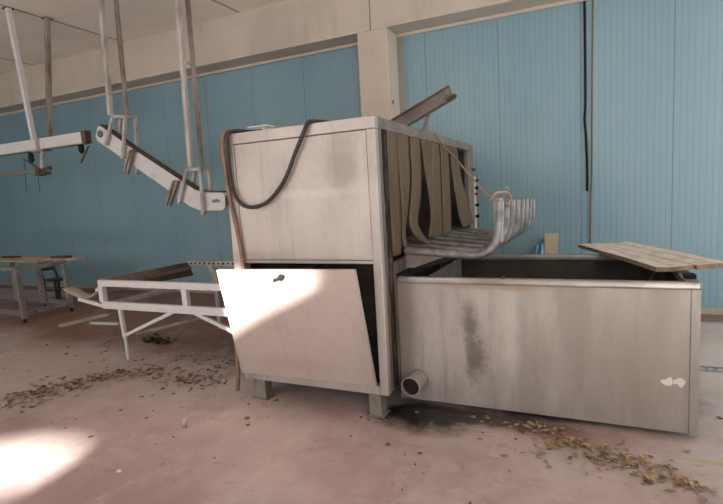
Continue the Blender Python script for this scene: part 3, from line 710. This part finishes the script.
# ------------------------------------------------------------------ steel table with boards at the left, chair behind it
st = thing('work_table', (-7.9, 4.4, 0), 'steel framed work table with loose boards on top at the far left', 'table')
LN, LR = V((-7.05, 4.05, 0)), V((-7.04, 4.72, 0))
LM, LL = V((-8.037, 4.873, 0.000)), V((-8.690, 4.822, 0.000))
TH = .765
for p, dx in ((LN, -.04), (LR, -.05), (V((-7.80, 4.80, 0)), -.05), (V((-8.55, 4.85, 0)), -.04), (V((-9.1, 4.15, 0)), 0)):
    k = MB(); k.bar((p.x + dx, p.y, TH - .05), (p.x, p.y, .055), .065, .065, up=(1, 0, 0))
    o = k.build('leg', 'table_steel', st)
    k = MB(); k.tube([(p.x, p.y, .06), (p.x, p.y, .012), (p.x, p.y, .010), (p.x, p.y, 0)], [.018, .018, .03, .03], 12); k.build('levelling_foot', 'dark', o)
def sb(name, p, q, w, h, mt='table_steel'):
    k = MB(); k.bar(p, q, w, h); return k.build(name, mt, st)
zr = .13
sb('stretcher', (-7.05, 4.05, zr), (-7.04, 4.72, zr), .04, .06)
sb('stretcher', (-9.1, 4.15, zr), (-7.05, 4.05, zr), .04, .07)
sb('stretcher', (-9.2, 4.86, zr), (-7.04, 4.72, zr), .04, .06)
sb('top_rail', (-7.10, 4.03, TH - .02), (-7.10, 4.76, TH - .02), .05, .05)
sb('top_rail', (-9.2, 4.15, TH - .02), (-7.08, 4.05, TH - .02), .05, .05)
sb('top_rail', (-9.3, 4.90, TH - .02), (-7.08, 4.74, TH - .02), .05, .05)
pieces = [((-9.6, 4.92), (-6.86, 4.84), .22, .024, 'long pale board along the back of the steel table'),
          ((-9.5, 4.68), (-7.35, 4.60), .20, .022, 'shorter board in the middle of the steel table top')]
for (a, c, w, h, lb) in pieces:
    k = MB(); k.bar((a[0], a[1], TH + .005 + h / 2), (c[0], c[1], TH + .005 + h / 2), w, h)
    tag(k.build('loose_board', 'table_wood'), lb, 'board', 'boards on the steel table')
k = MB(); k.bar((-7.45, 4.83, TH + .043), (-7.12, 4.83, TH + .043), .12, .028); tag(k.build('wood_offcut', 'rust'), 'short brown offcut on the right end of the steel table', 'wood offcut', 'offcuts on the steel table')
k = MB(); k.bar((-8.75, 4.84, TH + .040), (-8.35, 4.83, TH + .040), .11, .022); tag(k.build('wood_offcut', 'rust'), 'flat brown offcut towards the left of the steel table', 'wood offcut', 'offcuts on the steel table')
# dark chair, its back to the left
cx, cy = -8.12, 5.24
cr = thing('wooden_chair', (cx, cy, 0), 'dark wooden chair standing behind the steel table', 'chair')
def cp(name, fn):
    k = MB(); fn(k); return k.build(name, 'chair_wood', cr)
cp('seat', lambda k: k.box((cx - .16, cy - .14, .345), (cx + .17, cy + .14, .385), .012))
for y in (-.12, .12):
    cp('leg', lambda k: k.bar((cx + .14, cy + y, .355), (cx + .16, cy + y, 0), .033, .033, up=(1, 0, 0)))
    cp('leg', lambda k: k.bar((cx - .13, cy + y, .355), (cx - .15, cy + y, 0), .033, .035, up=(1, 0, 0)))
    cp('back_post', lambda k: k.bar((cx - .13, cy + y, .355), (cx - .27, cy + y, .74), .033, .035, up=(1, 0, 0)))
    cp('stretcher', lambda k: k.bar((cx - .14, cy + y, .2), (cx + .15, cy + y, .2), .022, .025))
for z in (.54, .63, .72):
    x = cx - .13 - .14 * (z - .355) / .385
    cp('back_slat', lambda k: k.bar((x, cy - .12, z), (x, cy + .12, z), .02, .05))

# ------------------------------------------------------------------ things on the floor
def flat_plank(name, p, q, w, h, label, mt='plank'):
    k = MB(); k.bar((p[0], p[1], h / 2), (q[0], q[1], h / 2), w, h); return tag(k.build(name, mt), label, 'plank', 'planks on the floor')
flat_plank('wood_plank', (-6.27, 4.02), (-6.15, 4.62), .11, .03, 'wider pale plank on the floor between the two tables')
flat_plank('wood_plank', (-5.99, 4.25), (-5.52, 4.29), .05, .025, 'narrow white batten on the floor beside the wider pale plank', 'white_paint')
def hollow(p, q, r0, r1, n=16):
    t = bmesh.new(); p = V(p); q = V(q); d = (q - p).normalized(); u = V((0, 0, 1)) if abs(d.z) < .8 else V((1, 0, 0)); u = (u - d * u.dot(d)).normalized(); s_ = d.cross(u)
    R_ = [[t.verts.new(c + (u * math.cos(2 * math.pi * i / n) + s_ * math.sin(2 * math.pi * i / n)) * r) for i in range(n)] for c, r in ((p, r0), (q, r0), (q, r1), (p, r1))]
    for a, b_ in zip(R_, R_[1:] + R_[:1]):
        for i in range(n):
            f = t.faces.new((a[i], a[(i + 1) % n], b_[(i + 1) % n], b_[i])); f.smooth = True
    bmesh.ops.recalc_face_normals(t, faces=t.faces); k = MB(); k.add(t); return k
tag(hollow((-2.485, 2.345, .0), (-2.487, 2.352, .062), .015, .011).build('pipe_offcut', 'steel'), 'tiny grey tube offcut standing on the floor in front of the machine', 'tube')
k = MB(); k.ball((-2.44, 1.79, .008), .016, (1, .8, .5)); tag(k.build('pebble', 'paper'), 'tiny white pebble on the floor near the bright patch of sun', 'pebble')

def leaves(name, spots, label, cat, mats, seed, size=(.02, .05), lift=.012, keep=1.0):
    """loose litter of curled dry leaves"""
    rnd = random.Random(seed); bm = bmesh.new()
    for (x, y, sx_, sy_, n) in spots:
        for _ in range(int(n * keep)):
            L = size[0] * .6 + (size[1] - size[0] * .6) * rnd.random() ** 1.9; W_ = L * rnd.uniform(.45, .95); a = rnd.uniform(0, 6.28)
            cx_, cy_ = rnd.gauss(x, sx_), rnd.gauss(y, sy_)
            z = rnd.uniform(.002, lift); cu = rnd.uniform(.0, .5); tl_ = rnd.uniform(-.25, .25)
            pr = [(-1, 0), (-.5, .75), (.15, 1), (.7, .55), (1, 0), (.7, -.55), (.15, -1), (-.5, -.75)]
            mid = [bm.verts.new((0, 0, 0)) for _ in range(1)]
            vs = []
            def tr(px, py, hz):
                X = px * L / 2; Y = py * W_ / 2
                return V((cx_ + X * math.cos(a) - Y * math.sin(a), cy_ + X * math.sin(a) + Y * math.cos(a), max(.0015, z + hz)))
            mid[0].co = tr(0, 0, 0)
            for px, py in pr:
                vs.append(bm.verts.new(tr(px * rnd.uniform(.85, 1.1), py * rnd.uniform(.7, 1.15), cu * W_ * py * py * .6 + tl_ * L * px * .3)))
            mi = rnd.choice(range(len(mats)))
            for i in range(len(vs)):
                f = bm.faces.new((mid[0], vs[i], vs[(i + 1) % len(vs)])); f.material_index = mi
    k = MB(); k.bm.free(); k.bm = bm
    o = k.build(name, mats[0], mats=mats)
    return tag(o, label, cat, kind='stuff')
leaves('leaf_litter', [(-.32, 3.08, .05, .03, 22), (-.24, 3.0, .07, .05, 50), (-.08, 2.90, .09, .05, 70), (.08, 2.81, .10, .06, 80), (.24, 2.78, .09, .05, 60), (.36, 2.70, .07, .04, 40), (.45, 2.64, .06, .03, 22), (-.02, 2.86, .3, .12, 60), (-.6, 3.0, .2, .06, 26), (.05, 2.66, .25, .05, 16)],
       'dry tan and olive leaf litter swept below the right end of the tank', 'leaves', ['leaf_a', 'leaf_a', 'leaf_c', 'leaf_b', 'leaf_d', 'leaf_c'], 3, (.018, .062), keep=1.15)
leaves('leaf_litter', [(-4.25, 2.15, .12, .06, 26), (-4.2, 2.32, .12, .07, 60), (-4.15, 2.48, .13, .07, 90), (-4.05, 2.64, .13, .07, 90), (-3.98, 2.80, .12, .06, 70), (-3.85, 2.95, .15, .07, 60), (-3.65, 3.1, .2, .08, 60), (-3.4, 3.1, .25, .1, 60), (-3.1, 2.95, .2, .08, 40), (-3.4, 3.5, .3, .1, 60), (-3.0, 3.4, .15, .12, 50), (-2.95, 3.1, .12, .08, 40)],
       'band of brown leaf litter across the floor left of the machine', 'leaves', ['leaf_b', 'leaf_b', 'leaf_a', 'leaf_c'], 5, (.016, .06), .01, keep=1.5)
leaves('leaf_litter', [(-4.5, 2.9, .9, .35, 70), (-5.5, 3.2, .8, .3, 40), (-3.3, 2.4, .5, .3, 24), (-1.7, 2.2, .8, .3, 14), (-3.6, 3.9, .7, .25, 60), (-5.2, 3.9, .9, .3, 50), (.9, 3.6, .15, .5, 8), (-.9, 2.55, .4, .15, 12), (-2.25, 2.83, .12, .04, 16), (-1.3, 2.84, .1, .03, 16)],
       'sparse single leaves scattered over the whole floor', 'leaves', ['leaf_b', 'leaf_b', 'leaf_a'], 9, (.02, .05), .006)
leaves('debris_clump', [(-4.40, 3.86, .07, .045, 130), (-4.22, 3.82, .06, .04, 50)], 'dark clump of debris under the white frame table', 'debris', ['leaf_b', 'black', 'black'], 12, (.03, .07), .05)
# drain strip at the right
dn = MB()
dn.box((.62, 4.36, 0), (4.2, 4.375, .008), .002); dn.box((.62, 4.455, 0), (4.2, 4.47, .008), .002)
for j in range(60):
    x = .63 + j * .06; dn.bar((x, 4.365, .005), (x + .03, 4.465, .005), .022, .006, bev=0)
tag(dn.build('drain_grate', 'drain'), 'narrow metal drain grate in the floor at the right', 'grate')

# ------------------------------------------------------------------ things by the back wall
k = MB(); k.tube([(-0.036, 6.266, 3.537), (-0.032, 6.266, 3.051), (-0.030, 6.266, 2.401), (-0.039, 6.264, 2.182), (-0.026, 6.266, 2.014), (-0.014, 6.266, 1.676), (-0.014, 6.266, 1.380)], .013, 8, smooth=5)
tag(k.build('cable', 'black'), 'black cable hanging down the right part of the blue wall', 'cable')
k = MB(); k.tube([(0.052, 6.270, 3.541), (0.043, 6.270, 2.825), (0.035, 6.270, 1.616), (0.024, 6.270, 1.275), (0.020, 6.270, 0.742)], .009, 8, smooth=5)
tag(k.build('cord', 'cord'), 'thin brown cord hanging down the blue wall to behind the wooden board', 'cord')
tb = MB(); tb.prism([(-.47, 6.05, 0), (-.345, 6.05, 0), (-.325, 6.19, .90), (-.475, 6.19, .90)], (0, .02, 0)); tag(tb.build('fibreboard_panel', 'tan'), 'tan board standing against the blue wall behind the tank', 'board')
def film(k):
    rows = []
    for i in range(9):
        z = .02 + .84 * i / 8; w = .12 + .26 * math.sin(math.pi * min(1, i / 8 + .15)) ** .7 * (1 if i < 8 else .5)
        rows.append([(-.485 - w * j / 6, 6.12 + .05 * math.sin(j * 2.1 + i * 1.3) - .02 * j / 6, z - .02 * j * (i / 8)) for j in range(7)])
    k.sheet(rows, .006)
kf = MB(); film(kf); tag(kf.build('plastic_bag', 'film'), 'crumpled blue plastic bag against the wall beside the tan board', 'bag')

# ------------------------------------------------------------------ light
def area(name, loc, rot, sx_, sy_, power, colr):
    l = bpy.data.lights.new(name, 'AREA'); l.shape = 'RECTANGLE'; l.size = sx_; l.size_y = sy_; l.energy = power; l.color = colr
    o = bpy.data.objects.new(name, l); COL.objects.link(o); o.location = loc; o.rotation_euler = rot; return o
R90 = math.radians(90)
area('daylight_window', (-9.25, YF + .08, 2.9), (R90, 0, 0), 3.3, 1.9, 30, (.95, .98, 1))
area('daylight_window', (-4.75, YF + .08, 2.9), (R90, 0, 0), 3.3, 1.9, 95, (.96, .98, 1))
area('daylight_window', (2.8, YF + .08, 2.9), (R90, 0, 0), 2.6, 1.9, 110, (.96, .98, 1))
area('daylight_doorway', (XR + .05, 4.5, 1.65), (R90, 0, R90), 2.8, 3.2, 110, (.94, .98, 1))
sl = bpy.data.lights.new('sun', 'SUN'); sl.energy = 34; sl.angle = math.radians(1.3); sl.color = (1, .96, .90)
so = bpy.data.objects.new('sun', sl); COL.objects.link(so); so.rotation_euler = SUN.to_track_quat('-Z', 'Y').to_euler()
w = bpy.data.worlds.new('World'); S.world = w; w.use_nodes = True
bg = w.node_tree.nodes['Background']; bg.inputs[0].default_value = (.75, .86, 1, 1); bg.inputs[1].default_value = 1.0

# ------------------------------------------------------------------ camera
f, yaw, pitch, roll = 491.9512, .4361, .118, -.0578
fw = V((-math.sin(yaw) * math.cos(pitch), math.cos(yaw) * math.cos(pitch), -math.sin(pitch)))
rt = V((math.cos(yaw), math.sin(yaw), 0)); upv = rt.cross(fw)
r2 = rt * math.cos(roll) + upv * math.sin(roll); u2 = -rt * math.sin(roll) + upv * math.cos(roll)
cd = bpy.data.cameras.new('camera'); cam = bpy.data.objects.new('camera', cd); COL.objects.link(cam)
mw = Matrix((r2, u2, -fw)).transposed().to_4x4(); mw.translation = V((0, 0, 1.5)); cam.matrix_world = mw
cd.sensor_width = 36; cd.sensor_fit = 'HORIZONTAL'; cd.lens = f / 723 * 36; cd.clip_start = .05
S.camera = cam
S.view_settings.view_transform = 'Standard'; S.view_settings.look = 'None'
S.view_settings.exposure = 0.13; S.view_settings.gamma = 1; S.view_settings.use_curve_mapping = False
